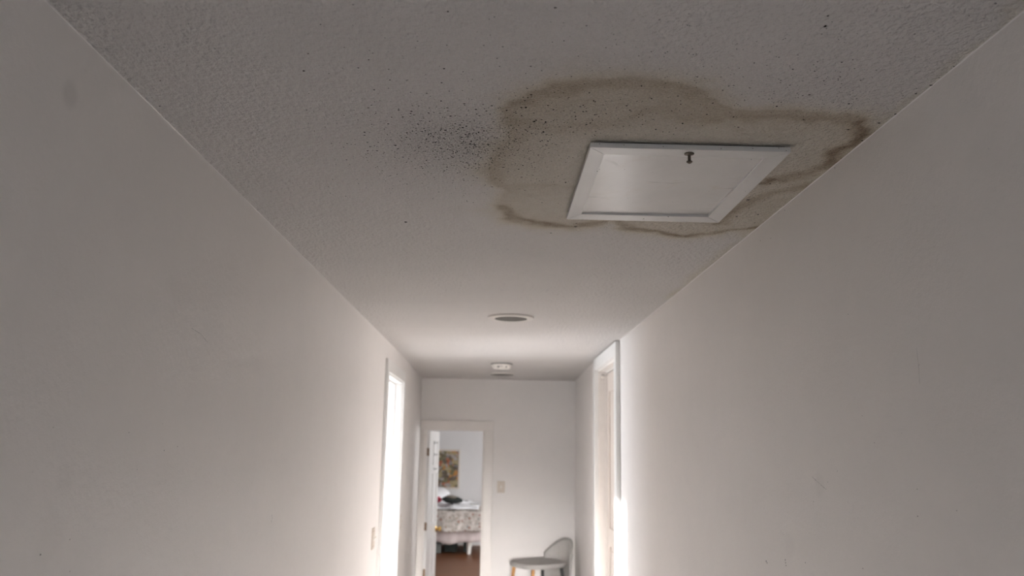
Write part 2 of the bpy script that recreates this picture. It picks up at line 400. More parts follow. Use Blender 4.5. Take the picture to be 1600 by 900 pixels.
# caulk bead at the ceiling joint
def bead(name, pts, sx, label):
    m = MB()
    def fn(u, v):
        seg = u * (len(pts) - 1); i = min(int(seg), len(pts) - 2); fr = seg - i
        x = pts[i][0] * (1 - fr) + pts[i + 1][0] * fr; y = pts[i][1] * (1 - fr) + pts[i + 1][1] * fr
        a = v * math.pi / 2; r = 0.0024 + 0.0005 * math.sin(y * 37) + 0.0003 * math.sin(y * 91)
        return (x + sx * (r - r * math.sin(a)), y, ZC - (r - r * math.cos(a)))
    m.grid(160, 5, fn); tag(m.build(name, M['wall'], smooth=True), label, 'trim', kind='structure')
bead('trim_1', [(XL, -2.6), (XL, LO1)], 1, 'thin white caulk line between left wall and ceiling')
bead('trim_2', [(XR, -2.6), (XR, RO0 - .12)], -1, 'thin white caulk line between right wall and ceiling')

# ------------------------------------------------------------------ door surrounds
def surround(name, label, side, x, y0, y1, top, cw_n, cw_f, ch, proud, mat_c, mat_j, depth=TH):
    """casing and jamb lining of an opening in a long wall; side=-1 left wall, +1 right wall"""
    root = empty(name, (x, (y0 + y1) / 2, 0)); tag(root, label, 'door frame', kind='structure')
    ox, oy = x, (y0 + y1) / 2
    def b(nm, lo, hi, mat, bev=0.004):
        m = MB(); lo2 = [min(lo[i], hi[i]) for i in range(3)]; hi2 = [max(lo[i], hi[i]) for i in range(3)]
        m.box((lo2[0] - ox, lo2[1] - oy, lo2[2]), (hi2[0] - ox, hi2[1] - oy, hi2[2]), bev, 2); return m.build(nm, mat, root, smooth=True)
    xi = x - side * proud
    b('side_casing', (x, y0 - cw_n, 0), (xi, y0 + .004, top + ch), mat_c)
    b('side_casing', (x, y1 - .004, 0), (xi, y1 + cw_f, top + ch), mat_c)
    b('head_casing', (x, y0 + .004, top - .004), (xi + side * .002, y1 - .004, top + ch), mat_c)
    xo = x + side * depth
    b('jamb', (x - side * .002, y0 - .002, 0), (xo, y0 + .018, top), mat_j, 0.001)
    b('jamb', (x - side * .002, y1 - .018, 0), (xo, y1 + .002, top), mat_j, 0.001)
    b('head_jamb', (x - side * .002, y0 + .018, top - .018), (xo, y1 - .018, top + .002), mat_j, 0.001)
    sm = x + side * depth * 0.52
    b('door_stop', (sm, y1 - .03, 0), (sm + side * .035, y1 - .018, top - .018), mat_j, 0.002)
    b('door_stop', (sm, y0 + .018, 0), (sm + side * .035, y0 + .03, top - .018), mat_j, 0.002)
    b('head_stop', (sm, y0 + .03, top - .03), (sm + side * .035, y1 - .03, top - .018), mat_j, 0.002)
    return root
surround('trim_3', 'white door frame of the bright opening in the left wall', -1, XL, LO0, LO1, LOT, .09, .09, .095, .022, M['trim'], M['trim'])
surround('trim_4', 'tall cream door frame reaching the ceiling in the right wall', 1, XR, RO0, RO1, ROT, .105, .10, .105, .034, M['trim'], M['trim_beige'])

# end door frame
root = empty('trim_5', (0, YE, 0)); tag(root, 'cream door frame around the bedroom doorway in the end wall', 'door frame', kind='structure')
def eb(nm, lo, hi, mat, bev=.004):
    m = MB(); m.box((lo[0], lo[1] - YE, lo[2]), (hi[0], hi[1] - YE, hi[2]), bev, 2); return m.build(nm, mat, root, smooth=True)
eb('side_casing', (-0.886, YE - .02, 0), (EO0 + .003, YE, EOT - .003), M['trim_beige'])
eb('side_casing', (EO1 - .003, YE - .02, 0), (0.02, YE, EOT - .003), M['trim_beige'])
eb('head_casing', (-0.886, YE - .022, EOT - .003), (0.022, YE, 2.08), M['trim_beige'])
eb('jamb', (EO0 - .002, YE - .002, 0), (EO0 + .016, YE + TH + .003, EOT), M['trim_beige'], .001)
eb('jamb', (EO1 - .016, YE - .002, 0), (EO1 + .002, YE + TH + .003, EOT), M['trim_beige'], .001)
eb('head_jamb', (EO0 + .016, YE - .002, EOT - .016), (EO1 - .016, YE + TH + .003, EOT + .002), M['trim_beige'], .001)
eb('door_stop', (EO0 + .016, YE + .03, 0), (EO0 + .026, YE + .07, EOT - .016), M['trim_beige'], .002)
eb('door_stop', (EO1 - .026, YE + .03, 0), (EO1 - .016, YE + .07, EOT - .016), M['trim_beige'], .002)

# ------------------------------------------------------------------ doors
def panel_leaf(name, w, t, z0, z1, panels, mat, parent, face_both=True):
    """slab in local x (0..w), y (0..t) with recessed moulded panels cut from stiles and rails"""
    m = MB(); core = t * 0.4
    m.box((0.01, (t - core) / 2, z0 + .01), (w - .01, (t + core) / 2, z1 - .01))
    xs_ = sorted({0, w} | {p[0] for p in panels} | {p[1] for p in panels})
    zs_ = sorted({z0, z1} | {p[2] for p in panels} | {p[3] for p in panels})
    for i in range(len(xs_) - 1):
        for j in range(len(zs_) - 1):
            a, b, c, d = xs_[i], xs_[i + 1], zs_[j], zs_[j + 1]
            if any(p[0] <= a and b <= p[1] and p[2] <= c and d <= p[3] for p in panels): continue
            m.box((a, 0, c), (b, t, d))
    o = m.build(name, mat, parent)
    for p in panels:
        q = MB(); e = .035
        q.box((p[0] + e, t * .08, p[2] + e), (p[1] - e, t * .92, p[3] - e), .008, 2)
        q.build('raised_panel', mat, o, smooth=True)
    return o
def knob_set(parent, x, y, z, sgn, mat):
    k = MB(); k.lathe([(0.0, 0), (.032, 0), (.032, .004), (.026, .009), (.012, .012), (.011, .03), (.02, .036), (.028, .046), (.029, .056), (.022, .066), (.0, .069)], 24, axis='y')
    o = k.build('knob', mat, parent, smooth=True); o.location = (x, y, z); o.rotation_euler = (0, 0, 0 if sgn > 0 else math.pi); o.scale = (1.15, 1.1, 1.15)
    return o
# bedroom door, swung into the bedroom. local x runs along the leaf, local y=0 is the face that looks back over the doorway
d1 = empty('door_1', (EO0 + .018, YE + TH + .008, 0), R(84)); tag(d1, 'white panelled bedroom door standing open at the end of the hall', 'door', kind='structure')
LW, LT = 0.715, 0.036
leaf = panel_leaf('leaf', LW, LT, .012, EOT - .022, [(.10, .33, .16, .62), (.385, .615, .16, .62), (.10, .33, .80, 1.42), (.385, .615, .80, 1.42), (.10, .33, 1.52, 1.83), (.385, .615, 1.52, 1.83)], M['door_white'], d1)
leaf.location = (0, -LT, 0)
knob_set(leaf, LW - .06, 0, 0.70, -1, M['brass'])
for hz in (0.79, 1.69, 0.24):
    h = MB(); h.box((-.004, -LT + .002, hz - .048), (0.0, -.002, hz + .048), .001, 1); h.build('hinge_plate', M['bronze'], d1)
    h = MB(); h.lathe([(0, -.05), (.006, -.05), (.006, .05), (0, .05)], 12, origin=(-.004, .003, hz)); h.build('hinge_barrel', M['bronze'], d1, smooth=True)
    h = MB(); h.box((EO0 + .016, YE + TH - .04, hz - .048), (EO0 + .0185, YE + TH + .002, hz + .048), .0008, 1)
    o = h.build('hinge_plate', M['bronze'], d1); o.matrix_parent_inverse = (Matrix.Translation(d1.location) @ Matrix.Rotation(R(84), 4, 'Z')).inverted()
M['hook'] = plain('grey_hook_metal', (0.30, 0.31, 0.32), 0.35, 0.5, 0.5)
for hz in (1.805, 1.655, 1.475):                      # three small hooks one above the other
    h = MB(); h.box((-.010, -.004, -.02), (.010, 0, .02), .0015, 1)
    h.tube([(0, -.003, .005), (0, -.018, -.004), (0, -.034, -.004), (0, -.042, .012)], [.005, .0045, .0045, .0045], 8)
    o = h.build('hook', M['hook'], leaf, smooth=True); o.location = (.36, 0, hz)

# closed door on the right
d2 = empty('door_2', (XR + .098, RO1 - .02, 0), R(-90)); tag(d2, 'closed cream door recessed in the tall frame on the right', 'door', kind='structure')
w2 = RO1 - RO0 - .044
leaf2 = panel_leaf('leaf', w2, .036, .012, 2.445, [(.12, .54, .2, .95), (.63, 1.04, .2, .95), (.12, .54, 1.1, 2.28), (.63, 1.04, 1.1, 2.28)], M['cream_door'], d2)
leaf2.location = (.002, -.018, 0)
knob_set(leaf2, w2 - .07, 0, 0.95, -1, M['brass'])
h = MB(); h.lathe([(0, 0), (.016, 0), (.016, .004), (.008, .008), (.008, .03), (.017, .036), (.02, .048), (.014, .06), (0, .063)], 16, axis='y')
o = h.build('hook', M['plastic'], leaf2, smooth=True); o.location = (.03, 0, 2.425); o.rotation_euler = (0, 0, math.pi)

# ------------------------------------------------------------------ attic hatch on the ceiling
def hatch_mat(name, gloss, dirty):
    t = NT(name, gloss, 0.5)
    b = (0.655, 0.635, 0.62)
    n = t.noise(5, 5, 0.6); c = t.ramp(n.outputs[0], [(0.35, tuple(x * .93 for x in b)), (0.65, b)])
    if dirty:
        n2 = t.noise(9, 4, 0.6, dist=0.6); c = t.mix(t.ramp(n2.outputs[0], [(0.55, (0,) * 3), (0.78, (0.32,) * 3)]), c, (0.50, 0.42, 0.32))
        v = t.n.new('ShaderNodeTexWave'); v.wave_type = 'RINGS'; v.inputs['Scale'].default_value = 2.2; v.inputs['Distortion'].default_value = 14; v.inputs['Detail'].default_value = 3
        t.l(t.coord(), v.inputs['Vector'])
        msk = t.math('MULTIPLY', t.ramp(v.outputs[0], [(0.0, (1,) * 3), (0.03, (0,) * 3)]), t.ramp(t.noise(7, 2).outputs[0], [(0.55, (0,) * 3), (0.68, (0.5,) * 3)]))
        c = t.mix(msk, c, (0.3, 0.28, 0.26))
    t.color(c)
    mp = t.n.new('ShaderNodeMapping'); mp.inputs['Scale'].default_value = (1, .35, 1); mp.inputs['Rotation'].default_value = (0, 0, .5); t.l(t.coord(), mp.inputs[0])
    t.bump(t.noise(70, 4, 0.6, mp.outputs[0]).outputs[0], 0.16, 0.002)
    return t.m
M['hatch'] = hatch_mat('glossy_white_hatch_panel', 0.24, True)
M['hatch_frame'] = hatch_mat('glossy_white_hatch_frame', 0.30, False)
hx0, hx1, hy0, hy1 = 0.245, 0.783, 2.100, 2.822
zb, zt = 2.580, 2.5945
hatch = empty('attic_hatch', ((hx0 + hx1) / 2, (hy0 + hy1) / 2, ZC)); tag(hatch, 'glossy white framed attic hatch hanging from the water stained ceiling', 'access hatch')
ox, oy = hatch.location.x, hatch.location.y
bl, brt, bn, bf = .046, .056, .055, .070
ix0, ix1, iy0, iy1 = hx0 + bl, hx1 - brt, hy0 + bn, hy1 - bf
g_ = .0006
def frame_board(ft):
    m = MB(); m.prism([(x - ox, y - oy) for x, y in ft], zb - ZC, zt - ZC)
    bmesh.ops.recalc_face_normals(m.b, faces=m.b.faces[:])
    bmesh.ops.bevel(m.b, geom=m.b.edges[:], offset=.0016, segments=2, affect='EDGES', profile=.5)
    return m.build('frame_board', M['hatch_frame'], hatch, smooth=True)
frame_board([(hx0, hy0), (hx1, hy0), (ix1, iy0), (ix0, iy0)])
frame_board([(hx0, hy0 + g_ * 2), (ix0, iy0 + g_), (ix0, iy1 - g_), (hx0, hy1 - g_ * 2)])
frame_board([(hx1, hy0 + g_ * 2), (hx1, hy1 - g_ * 2), (ix1, iy1 - g_), (ix1, iy0 + g_)])
frame_board([(hx0, hy1), (ix0, iy1), (ix1, iy1), (hx1, hy1)])
m = MB()                                            # the panel sags a little at the near side
def pf(u, v):
    x = ix0 - .012 + u * (ix1 - ix0 + .016); y = iy0 - .01 + v * (iy1 - iy0 + .012)
    return (x - ox, y - oy, (zb + .0018 + .0055 * v + .004 * u) - ZC)
m.grid(14, 14, pf); m.build('hatch_panel', M['hatch'], hatch, solid=.003)
m = MB(); m.box((hx0 + .012 - ox, hy0 + .012 - oy, zt - ZC), (hx1 - .012 - ox, hy1 - .012 - oy, -.0004)); m.build('gap_shade_backing', M['painted_dark'], hatch)  # near-black filler paints the shade in the gap below the ceiling
bolt = MB()
bolt.lathe([(0, 0), (.0125, 0), (.0135, -.0015), (.0125, -.0035), (.008, -.005), (.005, -.0062), (.0042, -.0075), (.0042, -.021), (.0078, -.0225), (.0085, -.0245), (.0065, -.0265), (.003, -.029), (0, -.0295)], 20)
o = bolt.build('bolt', M['bolt'], hatch, smooth=True); o.location = (.516 - ox, 2.128 - oy, zb + .0003 - ZC)

# ------------------------------------------------------------------ specks of mould and dirt (uncountable dust: one part of each surface)
def speck_mesh(name, items, axis, parent, mat, inv_loc=(0, 0, 0)):
    """items: (a, b, plane, r); axis 'z-' lies under a ceiling, 'x+' on the left wall, 'x-' on the right wall"""
    V, Fc = [], []
    for (a, b, pl, r) in items:
        n = random.choice((5, 6, 7)); base = len(V); ph = random.random() * 6.28; el = random.uniform(.75, 1.3)
        def put(da, db, h):
            if axis == 'z-': V.append((a + da, b + db, pl - h))
            elif axis == 'x+': V.append((pl + h, a + da, b + db))
            else: V.append((pl - h, a + da, b + db))
        put(0, 0, .0004 + r * .35)
        for k in range(n):
            t = ph + 6.283 * k / n; rr = r * random.uniform(.7, 1.2)
            put(rr * math.cos(t) * el, rr * math.sin(t) / el, .0001)
        for k in range(n): Fc.append((base, base + 1 + k, base + 1 + (k + 1) % n))
    me = bpy.data.meshes.new(name); me.from_pydata([(x - inv_loc[0], y - inv_loc[1], z - inv_loc[2]) for x, y, z in V], [], Fc)
    o = link(name, me, mat, parent); o['kind'] = 'stuff'; return o
BIG = [(-0.334,2.982,0.0044),(0.623,1.464,0.0025),(0.613,1.425,0.0017),(0.101,1.423,0.0019),(-0.100,1.448,0.0016),(0.166,1.487,0.0012),(0.005,1.583,0.0013),(-0.431,1.722,0.0019),(-0.308,1.699,0.0014),(0.320,1.753,0.0019),(0.958,1.710,0.0020),(0.957,1.874,0.0021),(0.944,1.932,0.0022),(0.955,2.054,0.0023),(0.294,2.991,0.0037),(0.292,2.945,0.0022),(0.209,3.094,0.0023),(-0.831,1.942,0.0016),(0.837,2.431,0.0026),(0.822,2.602,0.0034),(0.842,2.802,0.0026),(0.907,2.772,0.0026),(0.930,2.881,0.0022),(0.211,2.466,0.0025),(-0.246,1.757,0.0014),(-0.215,1.934,0.0020),(-0.282,2.175,0.0022),(-0.169,1.825,0.0014),(-0.138,1.867,0.0016),(-0.083,1.879,0.0019),(-0.056,1.912,0.0018),(0.054,1.893,0.0025),(0.065,1.892,0.0025),(0.074,1.817,0.0019),(0.088,1.980,0.0020),(0.118,1.982,0.0026),(0.094,1.971,0.0020),(-0.157,2.191,0.0020),(-0.159,2.383,0.0019),(-0.062,2.443,0.0020),(-0.017,2.529,0.0019),(0.414,1.803,0.0015),(0.462,1.968,0.0021),(0.403,2.011,0.0019),(0.434,1.699,0.0014),(0.660,1.847,0.0016),(0.627,1.650,0.0014),(0.717,1.611,0.0015),(0.711,1.777,0.0018),(0.821,1.821,0.0018),(0.715,1.702,0.0013),(0.677,1.656,0.0013),(0.807,1.484,0.0016),(0.894,1.364,0.0017),(0.947,1.755,0.0020),(0.955,1.671,0.0012),(0.958,1.617,0.0015),(0.305,1.866,0.0018),(0.317,1.892,0.0018),(0.371,1.736,0.0013),(0.887,1.979,0.0022),(0.753,1.924,0.0015),(0.508,1.765,0.0015)]
items = [(a, b, ZC, r * 1.6) for a, b, r in BIG]
CL = [((-.08, 2.14), (.11, .13), 1000, .0006, .0021), ((-.16, 2.22), (.20, .24), 750, .00055, .0016), ((.22, 1.94), (.17, .09), 280, .0006, .0020),
      ((.45, 1.70), (.30, .12), 330, .0005, .0012), ((.70, 1.78), (.10, .08), 130, .0006, .0014), ((.86, 2.65), (.05, .20), 120, .0006, .0014),
      ((.55, 2.95), (.22, .06), 60, .0006, .0013), ((.1, 2.3), (.10, .20), 90, .0006, .0013), ((0.05, 2.0), (.75, .55), 220, .0005, .0012), ((0.2, 1.5), (.5, .15), 120, .0005, .0012)]
for c, sd, n, r0, r1 in CL:
    for _ in range(n):
        a = random.gauss(c[0], sd[0]); b = random.gauss(c[1], sd[1])
        if not (XL + .01 < a < XR - .01 and 1.2 < b < 3.6): continue
        if hx0 - .01 < a < hx1 + .01 and hy0 - .01 < b < hy1 + .01: continue
        items.append((a, b, ZC, 1.4 * r0 + 1.5 * (r1 - r0) * random.random() ** 2.2))
speck_mesh('mould_specks', items, 'z-', ceil, M['mould'])
li = [(2.003, 1.812, XL, .0016), (2.227, 1.769, XL, .0016), (2.318, 1.779, XL, .0017), (1.667, 1.579, XL, .0022), (1.775, 1.595, XL, .0013), (1.659, 1.817, XL, .0012), (2.07, 1.725, XL, .0010), (1.79, 1.531, XL, .0012)]
for _ in range(36): li.append((random.uniform(1.3, 4.5), random.uniform(1.5, 2.55), XL, random.uniform(.0004, .0009)))
def scratch(lst, pts, pl, r):                      # a thin scuffed scratch: a run of tiny marks
    for (a0, b0), (a1, b1) in zip(pts, pts[1:]):
        n = max(3, int(math.hypot(a1 - a0, b1 - b0) / (r * 2.2)))
        for k in range(n):
            if random.random() < .8: lst.append((a0 + (a1 - a0) * k / n + random.gauss(0, r * .3), b0 + (b1 - b0) * k / n + random.gauss(0, r * .3), pl, r * random.uniform(.6, 1.2)))
scratch(li, [(2.345, 2.106), (2.42, 2.1), (2.485, 2.083)], XL, .0007); scratch(li, [(3.372, 1.482), (3.385, 1.50), (3.375, 1.516)], XL, .0016)
speck_mesh('wall_specks', li, 'x+', wall_left, M['grime'])
ri = [(2.994, 1.417, XR, .0035), (2.985, 1.412, XR, .0028), (2.799, 1.446, XR, .0028), (2.797, 1.438, XR, .0028), (2.795, 1.430, XR, .0025), (2.622, 1.462, XR, .0022), (2.216, 1.502, XR, .0017), (2.216, 2.164, XR, .0015), (2.106, 1.82, XR, .0015), (2.345, 1.743, XR, .0012), (2.417, 1.71, XR, .0012), (2.531, 1.648, XR, .0014), (1.913, 1.657, XR, .0015), (1.749, 1.682, XR, .0012), (1.907, 1.717, XR, .0012), (2.806, 1.526, XR, .0014), (2.811, 2.526, XR, .0024), (2.922, 2.544, XR, .0022), (2.663, 2.585, XR, .0022), (2.248, 2.592, XR, .002), (2.508, 1.712, XR, .0012), (2.167, 1.889, XR, .001), (1.858, 1.993, XR, .001)]
for _ in range(30): ri.append((random.uniform(1.4, 4.5), random.uniform(1.45, 2.55), XR, random.uniform(.0004, .0009)))
scratch(ri, [(1.864, 2.03), (1.861, 1.99), (1.861, 1.95)], XR, .0005); scratch(ri, [(2.532, 1.72), (2.429, 1.688)], XR, .0006)
speck_mesh('wall_specks', ri, 'x-', wall_right, M['grime'])
pi_ = []
for a, b, r in [(.288, 2.295, .0022), (.293, 2.281, .0016), (.364, 2.278, .0013), (.591, 2.757, .0030), (.512, 2.790, .0030), (.699, 2.175, .0016), (.572, 2.60, .0014), (.422, 2.57, .001), (.30, 2.11, .001), (.45, 2.3, .0009), (.61, 2.33, .0009), (.66, 2.48, .0009), (.765, 2.45, .0016), (.52, 2.42, .0009)]:
    if ix0 < a < ix1 and iy0 < b < iy1: z = zb + .0018 + .0055 * (b - iy0 + .01) / (iy1 - iy0 + .012) + .004 * (a - ix0 + .012) / (ix1 - ix0 + .016) - .0016
    else: z = zb
    pi_.append((a, b, z, r))
speck_mesh('dirt_specks', pi_, 'z-', hatch, M['mould'], (ox, oy, ZC))
m = MB()
for fx, fz in ((.27, .7), (.335, .6), (.595, .4), (.68, .55), (.75, .75), (.77, .3), (.44, .5)):
    m.tube([(fx - ox, hy0 - .0004 - oy, zb + fz * (zt - zb) - ZC), (fx - ox, hy0 - .0012 - oy, zb + fz * (zt - zb) - ZC)], [.0012, .0006], 6)
o = m.build('edge_specks', M['mould'], hatch); o['kind'] = 'stuff'

# ------------------------------------------------------------------ ceiling fittings
def round_light(x, y, label, lr=.1034):
    r = empty('ceiling_light', (x, y, ZC)); tag(r, label, 'ceiling light', 'round ceiling lights of the hall')
    m = MB(); m.lathe([(.146, 0), (.1465, -.010), (.143, -.0135), (lr + .026 if lr < .12 else lr + .003, -.0150), (lr + .002, -.0145), (lr, -.012), (lr, -.001)], 64); m.build('trim_ring', M['plastic'], r, smooth=True)
    m = MB(); m.lathe([(lr, -.0135), (lr * .87, -.0165), (lr * .58, -.0185), (0, -.0195)], 48); m.build('lens', M['lens'], r, smooth=True)
round_light(0.105, 5.25, 'round white ceiling light with grey lens nearest the attic hatch')
round_light(0.10, 9.61, 'round ceiling light with grey lens behind the smoke detector', .136)
det = empty('smoke_detector', (0.083, 8.40, ZC)); tag(det, 'small white domed smoke detector on the far ceiling', 'smoke detector')
m = MB(); m.lathe([(0, -.0005), (.108, -.0005), (.110, -.003), (.110, -.010), (.104, -.012)], 48); m.build('shadow_line_base', M['dark_vents_shadow'], det, smooth=True)
m = MB(); m.lathe([(0.106, -.011), (.100, -.024), (.092, -.038), (.080, -.05), (.06, -.056), (0, -.058)], 48); m.build('cover', M['plastic'], det, smooth=True)
for ang in (-112, -60):
    a = R(ang); m = MB(); m.lathe([(0, 0), (.010, 0), (.010, .006), (0, .007)], 12, axis='x'); o = m.build('vent', M['dark_vents_shadow'], det, smooth=True)
    o.location = (.088 * math.cos(a), .088 * math.sin(a), -.036); o.rotation_euler = (0, R(25), a)
m = MB(); m.box((-.035, -.0965, -.037), (.012, -.090, -.033), .001, 1); m.build('vent_slot', M['dark_vents_shadow'], det)

# ------------------------------------------------------------------ switch plates
def switch(loc, rz, w, h, n, label):
    """plate in local x-z, facing -y"""
    r = empty('light_switch', loc, rz); tag(r, label, 'light switch', 'switches of the hall')
    m = MB(); m.box((-w / 2, -.007, -h / 2), (w / 2, 0, h / 2), .003, 2); p = m.build('plate', M['plate'], r, smooth=True)
    for i in range(n):
        cx_ = (i - (n - 1) / 2) * w / n
        m = MB(); m.box((cx_ - .008, -.0095, -.018), (cx_ + .008, -.0065, .018), .001, 1)
        bz = m.build('toggle_bezel', M['toggle'], r)
        m = MB(); m.box((-.0045, -.017, -.005), (.0045, 0, .005), .0015, 2); o = m.build('toggle', M['toggle'], r, smooth=True)
        o.location = (cx_, -.009, .003); o.rotation_euler = (R(-25), 0, 0)
        for s_ in (-1, 1):
            m = MB(); m.lathe([(0, -.0095), (.003, -.009), (.0035, -.0068), (0, -.0066)], 10, axis='y'); o = m.build('screw', M['bronze'], r, smooth=True); o.location = (cx_, 0, s_ * h * .36)
    return r
switch((0.125, YE, 1.285), 0, .095, .14, 1, 'single beige light switch on the end wall beside the bedroom door')
switch((XL, 6.31, 1.11), R(90), .12, .15, 2, 'double beige switch plate on the left wall before the bright opening')
switch((XL - .0045, 8.19, 1.06), R(90), .085, .14, 1, 'switch plate on the left wall between bright opening and bedroom door')

# ------------------------------------------------------------------ grey chair at the end of the hall
M['chair'] = plain('grey_felt_upholstery', (0.47, 0.45, 0.43), 0.75, 0.2, var=0.06, scale=60, bump=.2, bscale=500)
M['chair_wood'] = plain('orange_beech_wood', (0.55, 0.28, 0.10), 0.45, 0.4, var=0.2, scale=25)
M['chair_leg_shade'] = plain('shaded_rear_leg', (0.05, 0.05, 0.05), 0.4, 0.4)  # near-black colour paints the shade on the rear legs
ch = empty('chair', (0.555, 9.85, 0), R(36)); tag(ch, 'low grey shell chair with wooden legs in the corner by the end wall', 'chair')
# local: chair faces -x
m = MB(); N = 48
def sq(a, rx, ry, e=3.2):
    c, s_ = math.cos(a), math.sin(a)
    return (rx * abs(c) ** (2 / e) * (1 if c > 0 else -1), ry * abs(s_) ** (2 / e) * (1 if s_ > 0 else -1))
prof = [(0.0, .492), (.55, .493), (.85, .500), (.95, .502), (.99, .496), (1.0, .484), (.985, .462), (.94, .448), (.7, .445), (0.0, .445)]
def seatf(u, v):
    i = min(int(round(v * (len(prof) - 1))), len(prof) - 1); k, z = prof[i]
    x, y = sq(u * 2 * math.pi, .30 * max(k, .002), .26 * max(k, .002)); return (x, y, z)
m.grid(N, len(prof), seatf, True); m.build('seat', M['chair'], ch, smooth=True)
m = MB()                                           # curved back: rim high behind, falling towards both wings
def backf(u, v):
    a = R(-52) + u * R(104); k = math.cos(a * 1.55)
    top = .50 + .235 * max(0, k) ** .75; z = .28 + v * (top - .28)
    lean = .07 * v * max(0, k)
    x = .115 + .255 * math.cos(a) + lean; y = .295 * math.sin(a)
    return (x, y, z)
m.grid(41, 12, backf); m.build('backrest', M['chair'], ch, smooth=True, solid=.028)
for lx, ly, mt in ((-.21, -.17, 'chair_wood'), (-.21, .17, 'chair_wood'), (.20, -.17, 'chair_leg_shade'), (.20, .17, 'chair_leg_shade')):
    m = MB(); m.tube([(lx * 1.22, ly * 1.22, 0), (lx, ly, .452)], [.013, .021], 14); m.build('leg', M[mt], ch, smooth=True)

# ------------------------------------------------------------------ bedroom: bed and what lies on it
M['white_wood'] = plain('white_painted_bed_wood', (0.78, 0.77, 0.75), 0.4, 0.4, var=.02)
M['mattress'] = plain('mattress_ticking', (0.70, 0.69, 0.68), 0.8, 0.1)
M['linen'] = plain('white_bed_linen', (0.86, 0.86, 0.88), 0.85, 0.1, var=.03, scale=12)
M['plain_sheet'] = plain('pinkish_grey_valance', (0.55, 0.48, 0.47), 0.85, 0.1, var=.06, scale=12)
def quilt_mat():
    t = NT('floral_quilt', 0.85, 0.1); co = t.coord()
    n = t.noise(14, 4, .6); 
    v = t.n.new('ShaderNodeTexVoronoi'); v.inputs['Scale'].default_value = 17; t.l(co, v.inputs['Vector'])
    base = t.ramp(n.outputs[0], [(0.25, (.22, .20, .17)), (0.45, (.46, .42, .38)), (0.62, (.60, .57, .54)), (0.8, (.34, .35, .31))])
    sep = t.n.new('ShaderNodeSeparateColor'); t.l(v.outputs['Color'], sep.inputs[0])
    fl_ = t.ramp(sep.outputs[0], [(0.0, (.30, .12, .08)), (0.22, (.62, .58, .56)), (0.45, (.33, .25, .18)), (0.62, (.25, .28, .27)), (0.8, (.66, .62, .60))], 'CONSTANT')
    k = t.ramp(v.outputs['Distance'], [(0.22, (.8,) * 3), (0.42, (0,) * 3)])
    t.color(t.mix(k, base, fl_)); return t.m
M['quilt'] = quilt_mat()
bx0, bx1, by_n, by_f = -2.55, -0.20, 14.36, 15.52
bed = empty('bed', ((bx0 + bx1) / 2, (by_n + by_f) / 2, 0)); tag(bed, 'white framed bed seen through the bedroom doorway', 'bed')
bxo, byo = bed.location.x, bed.location.y
m = MB(); m.box((bx0 - bxo, by_n - byo, .235), (bx1 - bxo, by_f - byo, .34), .01, 2); m.build('bed_frame', M['white_wood'], bed, smooth=True)
for lx in (bx0 + .05, bx1 - .145):
    for ly in (by_n + .04, by_f - .04):
        m = MB(); m.lathe([(0, 0), (.030, 0), (.034, .02), (.040, .12), (.040, .236), (0, .236)], 20, origin=(lx - bxo, ly - byo, 0)); m.build('leg', M['white_wood'], bed, smooth=True)
m = MB(); m.box((bx0 + .02 - bxo, by_n + .02 - byo, .34), (bx1 - .02 - bxo, by_f - .02 - byo, .66), .06, 4); m.build('mattress', M['mattress'], bed, smooth=True)
m = MB(); m.box((bx0 - .05 - bxo, by_n - byo, .2), (bx0 - bxo, by_f - byo, 1.05), .015, 2); m.build('headboard', M['white_wood'], bed, smooth=True)
def drape(name, z_top, z_hem, off, mat, label, cat, amp, wave, hem):
    """cover over mattress: top, near side and foot end in one cloth"""
    x0, x1, yn, yf = bx0 + .3, bx1 + off, by_n - off, by_f - .02
    m = MB(); nu = 110; rows = [(0, 0), (.35, 0), (.8, 0), (.96, 0), (1, .02), (1.0, .08)] + [(1, .08 + .92 * k / 9) for k in range(1, 10)]
    def fn(u, v):
        i = min(int(round(v * (len(rows) - 1))), len(rows) - 1); a, d = rows[i]
        # u runs along near side then around the foot
        L1 = x1 - x0; L2 = yf - yn; s_ = u * (L1 + L2)
        zz = z_top - d * (z_top - z_hem - hem * math.sin(s_ * 6.5 + .6) - hem * .5 * math.sin(s_ * 15))
        fold = amp * d * math.sin(s_ * wave) + amp * .5 * d * math.sin(s_ * wave * 2.3 + 1)
        if s_ <= L1:
            x = x0 + s_; y = yf + (yn - yf) * a; y -= fold * (1 if a >= 1 else 0) + .05 * d * d
        else:
            q = s_ - L1; y = yn + q; x = (x0 + x1) / 2 + (x1 - (x0 + x1) / 2) * a; x += fold * (1 if a >= 1 else 0) + .04 * d * d
            if a < 1: zz += .002
        return (x, y, zz + .006 * math.sin(x * 17 + y * 9) * (1 - d))
    m.grid(nu, len(rows), fn)
    return tag(m.build(name, mat, None, smooth=True, solid=.008), label, cat)
val = drape('bed_valance', .672, .195, .025, M['plain_sheet'], 'pinkish grey plain bed cover with wavy hem under the quilt', None, .012, 17, .022)
val.parent = bed; val.matrix_parent_inverse = Matrix.Translation((-bxo, -byo, 0))
drape('floral_quilt', .70, .375, .055, M['quilt'], 'grey and brown floral quilt hanging over the side of the bed', 'quilt', .016, 13, .012)

